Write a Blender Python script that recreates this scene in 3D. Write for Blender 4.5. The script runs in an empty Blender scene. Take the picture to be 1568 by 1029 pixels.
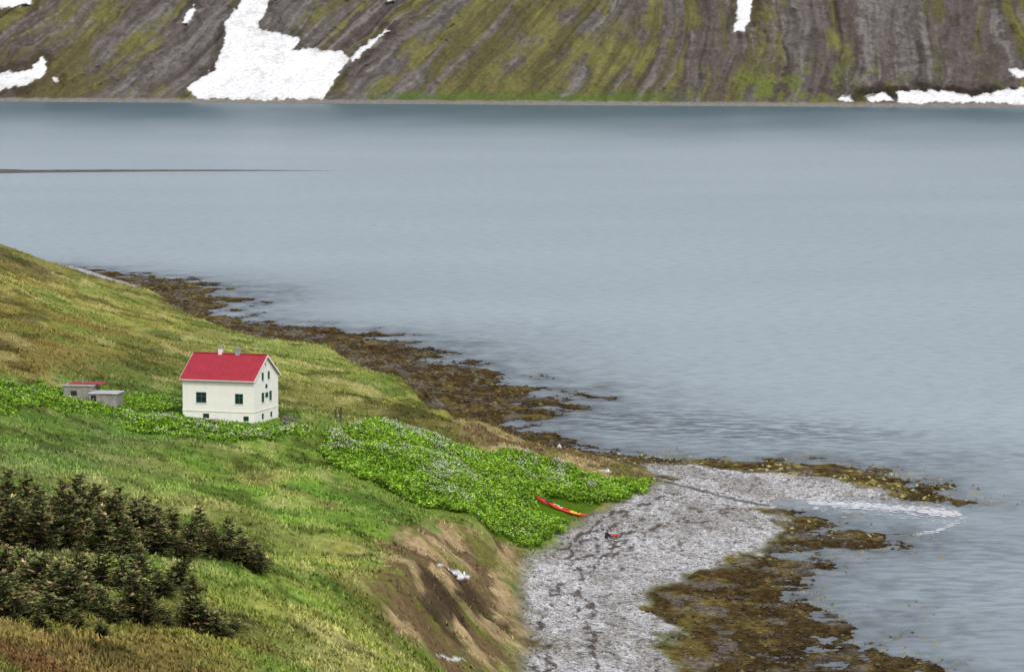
import bpy, math, numpy as np, random
from mathutils import Vector, Matrix
random.seed(4); rng=np.random.default_rng(4)
scene=bpy.context.scene
col=scene.collection
CAMH=55.0
# ------------------------------------------------------------------ image pixel to world helpers
F=5600.0
_p=math.atan(514.5/F); _s=math.sin(_p); _c=math.cos(_p)
def px_world(b,d,z):
    """world position of an image pixel, cast from the camera onto assumed height z"""
    db=(b-784)/F; dd=(514.5-d)/F
    t=(z-CAMH)/(-_s+dd*_c)
    return (db*t,(_c+dd*_s)*t,z)
def px_slope(b,d):
    """same, for image pixels on the mountain side (plane of 31 degrees)"""
    db=(b-784)/F; dd=(514.5-d)/F
    ry=_c+dd*_s; rz=-_s+dd*_c
    t=(1925+CAMH/.6)/(ry+.22*db-rz/.6)
    return (db*t, CAMH+t*rz)
def lin(c): return tuple((x/255.0)**2.2 for x in c)

# ------------------------------------------------------------------ noise
def _h(xi,yi,seed):
    h=(xi*374761393+yi*668265263+seed*974634777)&0xffffffff
    h=((h^(h>>13))*1274126177)&0xffffffff
    h=(h^(h>>16))&0xffff
    return h/65535.0
def vn(x,y,seed=0):
    x=np.asarray(x,float);y=np.asarray(y,float)
    xi=np.floor(x).astype(np.int64);yi=np.floor(y).astype(np.int64)
    fx=x-xi;fy=y-yi
    fx=fx*fx*(3-2*fx);fy=fy*fy*(3-2*fy)
    a=_h(xi,yi,seed);b=_h(xi+1,yi,seed);c=_h(xi,yi+1,seed);d=_h(xi+1,yi+1,seed)
    return (a*(1-fx)+b*fx)*(1-fy)+(c*(1-fx)+d*fx)*fy
def fbm(x,y,o=4,seed=0):
    s=0;a=1;t=0
    for i in range(o):
        s=s+a*vn(x,y,seed+i*17);t+=a;a*=.55
        x,y=(x*1.6+y*1.2)+3.7,(-x*1.2+y*1.6)+9.1
    return s/t
def fbs(x,y,o=4,seed=0):
    """anisotropy-keeping version (no rotation between octaves)"""
    s=0;a=1;t=0
    for i in range(o):
        s=s+a*vn(x+i*5.3,y+i*2.1,seed+i*17);t+=a;a*=.6
        x=x*2.03;y=y*1.9
    return s/t
def sst(a,b,x):
    t=np.clip((x-a)/(b-a),0,1);return t*t*(3-2*t)
def sdist(poly,x,y):
    """signed distance, positive inside"""
    P=np.array([(q[0],q[1]) for q in poly],float);n=len(P)
    best=np.full(x.shape,1e18);ins=np.zeros(x.shape,bool)
    for i in range(n):
        ax,ay=P[i];bx,by=P[(i+1)%n]
        dx,dy=bx-ax,by-ay;L=dx*dx+dy*dy+1e-9
        t=np.clip(((x-ax)*dx+(y-ay)*dy)/L,0,1)
        d=(x-ax-t*dx)**2+(y-ay-t*dy)**2
        np.minimum(best,d,out=best)
        if abs(dy)>1e-9:
            c=((ay>y)!=(by>y))&(x<dx*(y-ay)/dy+ax)
            ins^=c
    d=np.sqrt(best)
    return np.where(ins,d,-d)
def ldist(line,x,y):
    best=np.full(x.shape,1e18)
    for i in range(len(line)-1):
        ax,ay=line[i][:2];bx,by=line[i+1][:2]
        dx,dy=bx-ax,by-ay;L=dx*dx+dy*dy+1e-9
        t=np.clip(((x-ax)*dx+(y-ay)*dy)/L,0,1)
        np.minimum(best,(x-ax-t*dx)**2+(y-ay-t*dy)**2,out=best)
    return np.sqrt(best)

# ------------------------------------------------------------------ outlines and points in image pixels, heights assumed
WAT=[(110,412),(160,419),(215,424),(285,431),(335,438),(325,447),(315,453),(350,461),(330,470),(320,480),(375,494),(430,499),(485,503),(565,513),(620,529),(640,540),(700,561),(750,573),(780,578),(770,590),(795,602),(825,605),(850,607),(845,612),(820,615),(830,628),(840,636),(810,642),(780,650),(780,657),(870,686),(960,698),(1100,706),(1240,710),(1330,717),(1390,738),(1480,768),(1400,767),(1300,762),(1200,762),(1150,765),(1195,785),(1240,800),(1300,812),(1355,822),(1345,832),(1280,838),(1210,848),(1215,870),(1180,895),(1190,915),(1240,935),(1270,950),(1330,962),(1300,985),(1330,1000),(1400,1015),(1420,1040)]
watw=[px_world(a,b,0)[:2] for a,b in WAT]
LAND=watw+[(60,270),(75,240),(95,200),(130,120),(400,-100),(400,-400),(-900,-400),(-900,1000),(-260,900),(-160,800)]
EDGE=[(95,406,7),(115,415,4),(135,433,2),(210,441,2),(245,450,2.2),(262,463,2.5),(300,483,2.5),(330,495,2.5),(380,512,2.5),(430,522,2.5),(500,528,3),(560,563,2.5),(600,573,3.5),(650,585,5),(690,603,6),(730,625,6.5),(752,650,5),(770,668,2.5),(870,688,1.8),(950,706,1.6),(1010,735,1.5)]
CT=EDGE+[(0,358,16),(35,385,12),(60,398,9.5),(0,440,17),(0,520,17.5),(0,600,17.5),(100,590,14.3),(150,500,11),(150,445,8),(250,480,5),(300,520,7.5),(400,560,7.5),(470,600,8),(388,650,12.4),(278,634,12.8),(430,638,11.8),(200,640,14),(550,620,7.5),(640,640,7.2),(200,700,15),(0,700,19),(400,740,14),(250,780,16.5),(0,780,21),(450,850,15.5),(600,800,12),(0,880,23),(200,900,20.5),(400,920,18),(500,960,16.5),(0,1000,25),(250,1000,21.5),(450,1000,18),(590,1010,14),(730,870,5),(720,930,5.5),(680,960,7.5),(700,830,6.5),(500,560,4.5),(560,590,5),(700,720,7),
(850,870,1.7),(850,960,1.7),(860,1029,1.6),(950,900,1),(950,1000,.9),(1000,800,1.4),(1100,790,1),(1180,795,.5),(1100,730,.8),(1250,740,.5),(1380,750,.3),(1100,880,.4),(1100,980,.4),(1200,1000,.2),(700,560,.6),(600,545,.8),(450,512,.8),(790,620,.6),(300,450,.8),
(490,690,11),(600,655,10),(740,690,6),(830,704,4.5),(920,736,3),(1008,740,1.8),(950,768,2),(895,792,2),(830,840,2.2),(800,835,3),(740,808,6),(650,770,9),(560,740,11),
(793,870,2.2),(795,940,2.2),(805,985,2),(795,1035,2),(690,1035,6),(585,890,12.5),(640,870,10.5)]
cw=[px_world(*q) for q in CT]+[(a,b,.15) for a,b in watw]
cw+=[(-110,120,42),(-110,250,33),(-150,400,28),(-160,600,25),(-250,760,26),(-98,700,8),(-102,760,2.5),(-140,720,12),(-300,400,60),(-300,50,90),(0,0,50),(0,80,33),(-10,150,21),(60,80,22),(4,230,6),(30,240,2),(30,150,9),(80,100,3),(-60,60,45),(-60,0,60),(-200,900,15)]
C=np.array(cw);SX,SY=.02,.01
cx=C[:,0]*SX;cy=C[:,1]*SY;n=len(C)
def U(r2): return r2*np.log(r2+1e-12)
K=U((cx[:,None]-cx)**2+(cy[:,None]-cy)**2)+np.eye(n)*.0006
P=np.c_[np.ones(n),cx,cy]
A=np.block([[K,P],[P.T,np.zeros((3,3))]])
W=np.linalg.solve(A,np.r_[C[:,2],0,0,0])
def tps(x,y):
    sh=x.shape;x=x.ravel()*SX;y=y.ravel()*SY;out=np.empty(x.size)
    for i in range(0,x.size,60000):
        a=x[i:i+60000];b=y[i:i+60000]
        out[i:i+60000]=U((a[:,None]-cx)**2+(b[:,None]-cy)**2)@W[:n]+W[n]+W[n+1]*a+W[n+2]*b
    return out.reshape(sh)
def ground0(x,y,sd=None):
    if sd is None: sd=sdist(LAND,x,y)
    z=tps(x,y)
    zl=np.minimum(z,.06+.25*np.maximum(sd,0))
    zl=np.maximum(zl,np.minimum(.5,.02+.02*sd))
    zs=np.maximum(-.03+.045*sd,-9)
    return np.where(sd>0,zl,zs)
def px_ground(pts):
    """first ground met by the camera ray through each image pixel"""
    pts=np.array(pts,float)
    ys=np.linspace(130,790,700)
    db=(pts[:,0]-784)/F;dd=(514.5-pts[:,1])/F
    t=ys[None,:]/(_c+dd*_s)[:,None]
    X=db[:,None]*t;Z=CAMH+t*(-_s+dd*_c)[:,None];Y=np.broadcast_to(ys,X.shape)
    G=np.maximum(ground0(X,Y),0)
    hit=(Z<=G);idx=np.where(hit.any(1),hit.argmax(1),ys.size-1)
    r=np.arange(len(pts));i0=np.maximum(idx-1,0)
    a=(Z-G)[r,i0];b=(Z-G)[r,idx];w=np.clip(a/(a-b+1e-9),0,1)
    return np.c_[X[r,i0]*(1-w)+X[r,idx]*w, ys[i0]*(1-w)+ys[idx]*w]
HOUSEC=px_world(388,650,12.4)
GRASS=[px_world(*q)[:2] for q in EDGE]+[tuple(q) for q in px_ground([(1012,738),(950,768),(895,793),(860,812),(825,842),(795,870),(795,940),(805,985),(795,1032)])]+[(2,270),(20,170),(200,-300),(-900,-400),(-900,1000),(-260,900),(-140,770)]
GRAV=[px_world(a,b,1)[:2] for a,b in [(1012,730),(1012,742),(950,768),(900,794),(862,808),(822,845),(793,870),(790,940),(795,985),(785,1040)]]+[(0,230),(30,200),(20,270)]+[px_world(a,b,1)[:2] for a,b in [(1065,1040),(1050,1000),(1010,950),(990,905),(1030,880),(1130,848),(1175,820),(1210,790),(1165,768),(1250,764),(1380,758),(1360,742),(1260,724),(1100,712),(960,704),(1000,722)]]
GRAV2=[px_world(a,b,2)[:2] for a,b in [(108,414),(200,424),(215,438),(135,431)]]
HERB=px_ground([(490,690),(540,668),(600,652),(700,682),(830,706),(920,738),(1008,741),(950,768),(895,785),(850,800),(830,840),(800,835),(740,808),(650,770),(560,740)])
KCLR=px_ground([(808,766),(850,762),(905,776),(950,772),(900,797),(862,799),(825,790)])
DRY1=[px_world(*q)[:2] for q in [(690,650,7),(752,648,5),(770,666,2.5),(870,686,1.8),(950,704,1.6),(1010,735,1.5),(930,732,3),(830,703,4.5),(740,690,6)]]
DRY2=px_ground([(590,815),(640,798),(740,806),(800,840),(793,870),(795,940),(805,985),(795,1032),(680,1032),(640,990),(575,940),(555,890),(610,860)])
SOIL=px_ground([(600,895),(700,890),(760,920),(760,955),(700,960),(640,930)])
SNOWS=[px_ground(q) for q in ([(668,868),(700,876),(720,888),(716,890),(695,881),(672,872)],[(668,1001),(700,1002),(714,1006),(700,1007),(680,1005)],[(916,719),(930,719),(942,725),(928,724)])]
WR=[[px_world(a,b,1.3)[:2] for a,b in l] for l in ([(830,1035),(828,960),(850,900),(880,870),(930,830),(1040,797),(1140,768)],[(915,1020),(905,980),(885,905),(905,860),(990,815),(1100,785)],[(860,860),(900,820),(990,775),(1080,752)])]
STREAM=[px_world(a,b,.8)[:2] for a,b in [(1000,742),(1050,750),(1100,756),(1170,765)]]
BAND1=px_ground([(190,632),(270,640),(300,648),(390,661),(475,655),(478,668),(380,676),(250,668),(190,658)])
BAND2=px_ground([(0,585),(90,590),(200,612),(268,603),(272,625),(190,635),(100,628),(0,640)])
CC=[(0,370,105,110,55),(40,402,95,85,55),(50,430,125,115,50),(150,450,130,130,60),(100,460,150,140,70),(30,490,120,105,50),(200,490,135,130,60),(0,530,110,95,45),(100,550,125,110,55),(250,540,120,115,55),(350,525,125,130,65),(440,560,135,135,65),(530,580,120,125,55),(600,600,125,130,50),(680,620,130,130,50),(740,650,140,125,60),(660,655,100,100,45),(620,640,85,80,40),(0,600,90,125,45),(100,620,95,130,50),(200,600,85,110,45),(240,610,70,110,35),(440,620,105,110,50),(500,610,120,120,55),(470,650,95,115,40),(0,650,95,120,45),(100,680,100,115,60),(250,680,90,118,40),(400,690,95,122,35),(560,760,95,128,35),(100,720,105,120,60),(250,730,110,125,55),(300,760,140,140,75),(400,740,100,128,40),(480,750,150,145,75),(0,740,95,110,50),(500,800,105,130,40),(600,800,95,122,35),(350,810,110,122,50),(520,860,150,145,70),(450,850,120,135,50),(600,860,105,110,45),(580,900,100,95,45),(150,870,105,135,45),(400,900,115,140,45),(300,900,110,135,45),(500,930,125,135,50),(450,950,150,155,65),(350,950,120,135,45),(250,950,105,110,40),(600,980,110,112,45),(650,1010,95,118,35),(0,960,110,95,45),(100,980,115,100,50),(200,1000,110,95,50),(300,1010,115,110,50),(400,1020,100,100,45),(500,1010,120,128,45),(0,1026,100,75,45),(30,850,75,75,42),(200,830,75,75,40),(100,800,75,75,40)]
ccp=px_ground([(q[0],q[1]) for q in CC]);ccc=np.array([lin(q[2:]) for q in CC])
KC=1.08
def mix(a,b,m): return a*(1-m)[...,None]+np.array(b)*m[...,None]
def grasscol(x,y):
    wx=x+(fbm(x/9,y/9,3,5)-.5)*16;wy=y+(fbm(x/9,y/14,3,8)-.5)*44
    num=np.zeros(x.shape+(3,));den=np.zeros(x.shape)
    for (px,py),c in zip(ccp,ccc):
        w=1/(((wx-px)**2+((wy-py)*.4)**2)+4)**2
        den+=w;num+=w[...,None]*c
    c=num/den[...,None]
    n1=fbm(x/3.2,y/6,4,21);n2=fbm(x/.8,y/1.2,3,31);n3=fbm(x/11,y/16,4,41)
    c=c*(.50+.75*n1+.42*n2)[...,None]
    c=mix(c,lin((94,88,50)),sst(.5,.62,n3)*.34)  # brown patches by noise: shading of the hollows put into the grass colour
    c=mix(c,lin((176,166,104)),sst(.55,.74,fbm(x/5,y/11,4,51))*.45)
    c=mix(c,lin((56,58,32)),sst(.54,.66,fbm(x/4,y/5,4,61))*.6)
    c=mix(c,lin((86,126,38)),sst(.53,.70,fbm(x/6,y/9,4,71))*.4)
    l=c@np.array([.3,.6,.1])
    return c*.89*np.array([.97,1.0,1.05])+l[...,None]*.11

# ------------------------------------------------------------------ generic mesh
def mesh_obj(name,verts,faces,mat=None,colors=None,smooth=False,parent=None,nside=None):
    me=bpy.data.meshes.new(name)
    verts=np.asarray(verts,np.float32)
    if nside:
        faces=np.asarray(faces,np.int32).reshape(-1,nside)
        me.vertices.add(len(verts));me.vertices.foreach_set('co',verts.ravel())
        me.loops.add(faces.size);me.loops.foreach_set('vertex_index',faces.ravel())
        me.polygons.add(len(faces))
        me.polygons.foreach_set('loop_start',np.arange(len(faces),dtype=np.int32)*nside)
        me.polygons.foreach_set('loop_total',np.full(len(faces),nside,np.int32))
        me.update(calc_edges=True)
    else:
        me.from_pydata([tuple(map(float,v)) for v in verts],[],[tuple(map(int,f)) for f in faces]);me.update()
    if colors is not None:
        a=me.color_attributes.new('col','FLOAT_COLOR','POINT')
        c=np.ones((len(verts),4),np.float32);c[:,:colors.shape[1]]=colors
        a.data.foreach_set('color',c.ravel())
    if smooth: me.polygons.foreach_set('use_smooth',np.ones(len(me.polygons),bool))
    if mat: me.materials.append(mat)
    o=bpy.data.objects.new(name,me);col.objects.link(o)
    if parent: o.parent=parent
    return o
def empty(name,loc,rz=0):
    e=bpy.data.objects.new(name,None);col.objects.link(e);e.location=loc;e.rotation_euler=(0,0,rz);e.empty_display_size=.5
    return e
def nt(name):
    m=bpy.data.materials.new(name);m.use_nodes=True
    return m,m.node_tree,m.node_tree.nodes['Principled BSDF']
def plain(name,c,rough=.7,var=.12,scale=6,bump=.0,metal=0):
    m,t,b=nt(name);N=t.nodes;L=t.links
    tc=N.new('ShaderNodeTexCoord');no=N.new('ShaderNodeTexNoise');no.inputs['Scale'].default_value=scale;no.inputs['Detail'].default_value=5
    L.new(tc.outputs['Object'],no.inputs['Vector'])
    mr=N.new('ShaderNodeMapRange');mr.inputs[1].default_value=.3;mr.inputs[2].default_value=.7;mr.inputs[3].default_value=1-var;mr.inputs[4].default_value=1+var*.5
    L.new(no.outputs[0],mr.inputs[0])
    mx=N.new('ShaderNodeVectorMath');mx.operation='SCALE';mx.inputs[0].default_value=c
    L.new(mr.outputs[0],mx.inputs['Scale']);L.new(mx.outputs[0],b.inputs['Base Color'])
    b.inputs['Roughness'].default_value=rough;b.inputs['Metallic'].default_value=metal
    if bump:
        bp=N.new('ShaderNodeBump');bp.inputs['Strength'].default_value=bump;bp.inputs['Distance'].default_value=.02
        L.new(no.outputs[0],bp.inputs['Height']);L.new(bp.outputs[0],b.inputs['Normal'])
    return m
def vcolmat(name,rough=.8,spec=.0,var=0.0,scale=3.0):
    m,t,b=nt(name);N=t.nodes;L=t.links
    a=N.new('ShaderNodeAttribute');a.attribute_name='col'
    b.inputs['Roughness'].default_value=rough;b.inputs['Specular IOR Level'].default_value=spec
    if var:
        tc=N.new('ShaderNodeTexCoord');no=N.new('ShaderNodeTexNoise');no.inputs['Scale'].default_value=scale;no.inputs['Detail'].default_value=4
        no.inputs['Roughness'].default_value=.7
        L.new(tc.outputs['Object'],no.inputs['Vector'])
        mr=N.new('ShaderNodeMapRange');mr.inputs[1].default_value=.3;mr.inputs[2].default_value=.7;mr.inputs[3].default_value=1-var;mr.inputs[4].default_value=1+var
        L.new(no.outputs[0],mr.inputs[0])
        mx=N.new('ShaderNodeVectorMath');mx.operation='SCALE';L.new(a.outputs['Color'],mx.inputs[0]);L.new(mr.outputs[0],mx.inputs['Scale'])
        L.new(mx.outputs[0],b.inputs['Base Color'])
    else: L.new(a.outputs['Color'],b.inputs['Base Color'])
    return m
def box(name,x0,x1,y0,y1,z0,z1,mat,parent=None,bev=0):
    v=[(x,y,z) for x in (x0,x1) for y in (y0,y1) for z in (z0,z1)]
    f=[(0,1,3,2),(4,6,7,5),(0,4,5,1),(2,3,7,6),(0,2,6,4),(1,5,7,3)]
    o=mesh_obj(name,v,f,mat,parent=parent)
    if bev:
        b=o.modifiers.new('b','BEVEL');b.width=bev;b.segments=2
    return o

# ------------------------------------------------------------------ terrain
a_in=np.linspace(-.172,.172,800)
a_out=np.array([.18,.2,.23,.27,.33,.42,.55,.75,1.1,1.8,3.0])
aa=np.r_[-a_out[::-1],a_in,a_out]
yy=np.r_[np.linspace(-40,150,30)[:-1],np.geomspace(150,760,1000),np.linspace(770,1000,24)]
AA,YY=np.meshgrid(aa,yy);XX=AA*(YY+60)
SD=sdist(LAND,XX,YY)
def terrain(XX,YY,SD=None,full=True):
    if SD is None: SD=sdist(LAND,XX,YY)
    SDn=SD+(fbm(XX/7,YY/9,4,3)-.5)*7.5*sst(120,20,np.abs(SD))
    G=ground0(XX,YY,SDn)
    gr=sdist(GRASS,XX,YY);gv=np.maximum(sdist(GRAV,XX,YY),sdist(GRAV2,XX,YY))
    wob=(fbm(XX/3,YY/5,4,12)-.5)
    mgr=sst(-1,1,gr+wob*3)
    mgv=sst(-1.2,1.2,gv+wob*7)*(1-mgr)
    mwe=(1-mgr)*(1-mgv)
    d2=sdist(DRY2,XX,YY)
    G=G+mgr*((fbm(XX/16,YY/13,3,13)-.5)*2.0*sst(2,22,gr)+(fbm(XX/5,YY/4,3,11)-.5)*.8*sst(0,6,gr)+(fbm(XX/2.0,YY/2.2,3,14)-.5)*.45)
    north=sst(455,475,YY)
    G=np.where(G>0,G*(1-mwe*(.12+.33*north)),G)
    G=G+mwe*sst(-30,-4,SD)*((fbm(XX/4.5,YY/6,4,16)-.5)*(.75+.75*north)+(fbm(XX/.9,YY/1.1,3,17)-.5)*.4)
    G=G+mgv*((fbm(XX/3,YY/9,3,18)-.5)*.25)
    G=G+sst(0,3,d2)*((fbm(XX/2.5,YY/6,4,22)-.5)*1.4)
    return G,SDn,gr,mgr,mgv,mwe,d2
G,SDn,gr,mgr,mgv,mwe,d2=terrain(XX,YY,SD)
def ztree(x,y):
    x=np.atleast_1d(np.asarray(x,float));y=np.atleast_1d(np.asarray(y,float))
    return terrain(x,y)[0]
def landcol(XX,YY,SD,mgr,mgv,mwe,d2,G):
    c=grasscol(XX,YY)
    d1=sdist(DRY1,XX,YY);hb=sdist(HERB,XX,YY)
    n=fbm(XX/2,YY/4,4,81)-.5;n2=fbm(XX/.7,YY/.9,3,83)
    dc=mix(np.broadcast_to(np.array(lin((160,140,106))),c.shape)*(.5+.85*n2)[...,None],lin((90,76,56)),sst(.42,.55,fbm(XX/3,YY/7,4,82))*.85)
    dc=mix(dc,lin((100,108,50)),sst(.54,.66,fbm(XX/2.5,YY/4,4,85))*.55)
    m=sst(-1,1.5,d1+n*5)
    c=c*(1-m)[...,None]+dc*m[...,None]
    m=sst(-1.5,1.5,d2+n*7)
    c=c*(1-m)[...,None]+dc*m[...,None]
    sl=sdist(SOIL,XX,YY)
    c=mix(c,lin((66,56,46)),sst(-1,1.5,sl+n*8)*.9)
    c=mix(c,lin((72,102,28)),sst(-.5,.8,hb+n*2)*.9)
    # gravel
    g=np.broadcast_to(np.array(lin((180,179,180))),c.shape)*(.5+.8*fbm(XX/.45,YY/.6,3,91))[...,None]
    g=mix(g,lin((136,133,128)),sst(.46,.60,fbm(XX/3,YY/12,4,92))*.65)
    wr=np.minimum(np.minimum(ldist(WR[0],XX,YY),ldist(WR[1],XX,YY)),ldist(WR[2],XX,YY))
    wn=(fbm(XX/2.5,YY/6,3,93)-.5)*3
    g=mix(g,lin((66,54,48)),sst(.42,.12,np.abs(wr+wn-.3))*sst(.38,.52,fbm(XX/.6,YY/1.2,3,94))*.85)
    g=mix(g,lin((84,76,72)),sst(.66,.74,fbm(XX/.7,YY/1.3,3,98))*.7)
    st=ldist(STREAM,XX,YY)
    g=mix(g,lin((70,70,68)),sst(1.1,.3,st+(n2-.5))*.8)
    c=c*(1-mgv)[...,None]+g*mgv[...,None]
    # seaweed
    w=np.broadcast_to(np.array(lin((72,60,40))),c.shape)*(.35+1.2*fbm(XX/.6,YY/.9,3,95))[...,None]
    w=mix(w,lin((108,96,56)),sst(.5,.66,fbm(XX/2.2,YY/3.5,4,96))*.6)
    w=mix(w,lin((105,100,95)),sst(.56,.66,fbm(XX/2.6,YY/4,4,99))*.6)
    w=mix(w,lin((165,155,95)),sst(.58,.7,fbm(XX/1.2,YY/2,3,97))*.6*sst(10,35,XX)*sst(375,390,YY))
    w=mix(w,lin((34,31,26)),sst(.25,-.1,G)*.75)
    w=mix(w,lin((120,118,95)),sst(-6,-26,SD))
    c=c*(1-mwe)[...,None]+w*mwe[...,None]
    for s in SNOWS:
        c=mix(c,(.60,.62,.64),sst(-.1,.1,sdist(s,XX,YY)+(n2-.5)*.25))
    return c*KC
CCOL=landcol(XX,YY,SDn,mgr,mgv,mwe,d2,G)
V=np.c_[XX.ravel(),YY.ravel(),G.ravel()]
R,Cn=XX.shape
def gridf(R,Cn):
    i=np.arange(R-1)[:,None]*Cn+np.arange(Cn-1)[None,:]
    return np.stack([i,i+1,i+Cn+1,i+Cn],-1).reshape(-1,4)
tm,t,b=nt('ground_cover');N=t.nodes;Lk=t.links
at=N.new('ShaderNodeAttribute');at.attribute_name='col'
mk=N.new('ShaderNodeAttribute');mk.attribute_name='mask'
sep=N.new('ShaderNodeSeparateColor');Lk.new(mk.outputs['Color'],sep.inputs[0])
tc=N.new('ShaderNodeTexCoord')
n1=N.new('ShaderNodeTexNoise');n1.inputs['Scale'].default_value=1.8;n1.inputs['Detail'].default_value=5;n1.inputs['Roughness'].default_value=.7
vo=N.new('ShaderNodeTexVoronoi');vo.inputs['Scale'].default_value=3.6
for q in (n1,vo): Lk.new(tc.outputs['Object'],q.inputs['Vector'])
def mrange(src,a,bb,c,d):
    m=N.new('ShaderNodeMapRange');m.inputs[1].default_value=a;m.inputs[2].default_value=bb;m.inputs[3].default_value=c;m.inputs[4].default_value=d
    Lk.new(src,m.inputs[0]);return m.outputs[0]
def mixf(f,a,bb):
    m=N.new('ShaderNodeMix');Lk.new(f,m.inputs[0]);Lk.new(a,m.inputs[2]);Lk.new(bb,m.inputs[3]);return m.outputs[0]
sv=N.new('ShaderNodeSeparateColor');Lk.new(vo.outputs['Color'],sv.inputs[0])
fg=mrange(n1.outputs[0],.3,.7,.6,1.4)
fv=mrange(sv.outputs[0],0,1,.5,1.35)
fw=mrange(n1.outputs[0],.35,.65,.4,1.6)
fac=mixf(sep.outputs[1],mixf(sep.outputs[0],fg,fw),fv)
sc=N.new('ShaderNodeVectorMath');sc.operation='SCALE';Lk.new(at.outputs['Color'],sc.inputs[0]);Lk.new(fac,sc.inputs['Scale'])
Lk.new(sc.outputs[0],b.inputs['Base Color'])
b.inputs['Roughness'].default_value=.9;b.inputs['Specular IOR Level'].default_value=0
ground=mesh_obj('ground',V,gridf(R,Cn),tm,CCOL.reshape(-1,3),True,nside=4)
mm=ground.data.color_attributes.new('mask','FLOAT_COLOR','POINT')
mc=np.ones((V.shape[0],4),np.float32);mc[:,0]=mwe.ravel();mc[:,1]=mgv.ravel();mc[:,2]=0
mm.data.foreach_set('color',mc.ravel())

# ------------------------------------------------------------------ water
wa=np.r_[-np.array([40,15,6,3,1.5,.8,.4,.25])[:],np.linspace(-.18,.18,420),np.array([.25,.4,.8,1.5,3,6,15,40])]
wy=np.r_[np.linspace(40,200,14)[:-1],np.geomspace(200,760,420),np.geomspace(770,6000,60)]
WA,WY=np.meshgrid(wa,wy);WX=np.clip(WA*(WY+60),-6000,6000)
wz=np.full(WX.shape,-9.0);near=(np.abs(WX)<200)&(WY<1000)
wz[near]=terrain(WX[near],WY[near])[0]
dep=np.clip(-wz,0,10)
wm,t,b=nt('sea_water');N=t.nodes;Lk=t.links
at=N.new('ShaderNodeAttribute');at.attribute_name='col'
sep=N.new('ShaderNodeSeparateColor');Lk.new(at.outputs['Color'],sep.inputs[0])
tc=N.new('ShaderNodeTexCoord')
def noise(scale,detail,sx,sy,rough=.5,rot=0):
    mp=N.new('ShaderNodeMapping');mp.inputs['Scale'].default_value=(sx,sy,1);mp.inputs['Rotation'].default_value=(0,0,rot);Lk.new(tc.outputs['Object'],mp.inputs[0])
    q=N.new('ShaderNodeTexNoise');q.inputs['Scale'].default_value=scale;q.inputs['Detail'].default_value=detail;q.inputs['Roughness'].default_value=rough
    Lk.new(mp.outputs[0],q.inputs['Vector']);return q.outputs[0]
wv=noise(.8,4,.40,.7,.62,.15);wl=noise(.012,3,.6,1,.5)
def mixc(f,a,bb):
    m=N.new('ShaderNodeMix');m.data_type='RGBA'
    if isinstance(a,tuple): m.inputs[6].default_value=a+(1,)
    else: Lk.new(a,m.inputs[6])
    m.inputs[7].default_value=bb+(1,)
    Lk.new(f,m.inputs[0]);return m.outputs[2]
c1=mixc(mrange(wl,.35,.65,0,1),(.345,.408,.458),(.38,.445,.492))
c1=mixc(mrange(wv,.45,.75,0,.6),c1,(.14,.19,.225))
mg=N.new('ShaderNodeMath');mg.operation='MULTIPLY';Lk.new(sep.outputs[1],mg.inputs[0]);Lk.new(mrange(wv,.40,.58,0,1),mg.inputs[1])
c1=mixc(mg.outputs[0],c1,(.07,.085,.10))
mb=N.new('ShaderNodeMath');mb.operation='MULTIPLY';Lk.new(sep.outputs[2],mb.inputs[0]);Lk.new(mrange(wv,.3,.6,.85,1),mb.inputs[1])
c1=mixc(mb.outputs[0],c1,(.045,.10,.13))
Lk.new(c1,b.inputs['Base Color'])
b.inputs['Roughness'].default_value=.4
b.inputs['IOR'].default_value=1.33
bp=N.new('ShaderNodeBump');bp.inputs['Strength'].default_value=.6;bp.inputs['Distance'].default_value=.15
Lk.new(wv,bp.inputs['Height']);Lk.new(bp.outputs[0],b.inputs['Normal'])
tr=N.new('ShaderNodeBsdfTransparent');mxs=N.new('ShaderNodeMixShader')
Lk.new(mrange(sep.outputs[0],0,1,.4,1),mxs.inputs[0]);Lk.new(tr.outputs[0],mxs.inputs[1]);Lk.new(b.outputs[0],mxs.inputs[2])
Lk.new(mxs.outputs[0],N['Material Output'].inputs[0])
dc=1-np.exp(-dep.ravel()/.55)
def gauss(b_,d_,rx,ry,tilt=0):
    x0,y0,_=px_world(b_,d_,0);dx=WX-x0;dy=WY-y0
    return np.exp(-(dx/rx)**2-((dy-dx*tilt)/ry)**2)
rip=gauss(1000,645,24,16,-.6)*1.2+.7*gauss(420,450,9,18)+.6*gauss(920,600,10,20)+.4*gauss(1150,665,25,10)+.35*gauss(700,530,22,40)+.3*gauss(1500,880,22,30)+.35*gauss(1400,700,30,12)
rip=np.clip(rip*(.2+1.4*fbm(WX/9,WY/10,4,140)),0,.85).ravel()
far=sst(1300,1900,WY+.22*WX+(fbm(WX/60,WY/160,3,141)-.5)*260).ravel()*.95  # darkens far water in its colour, standing for mountain reflection and wind ruffle
sea=mesh_obj('sea_water',np.c_[WX.ravel(),WY.ravel(),np.zeros(WX.size)],gridf(*WX.shape),wm,np.c_[dc,rip,far],True,nside=4)

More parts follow.
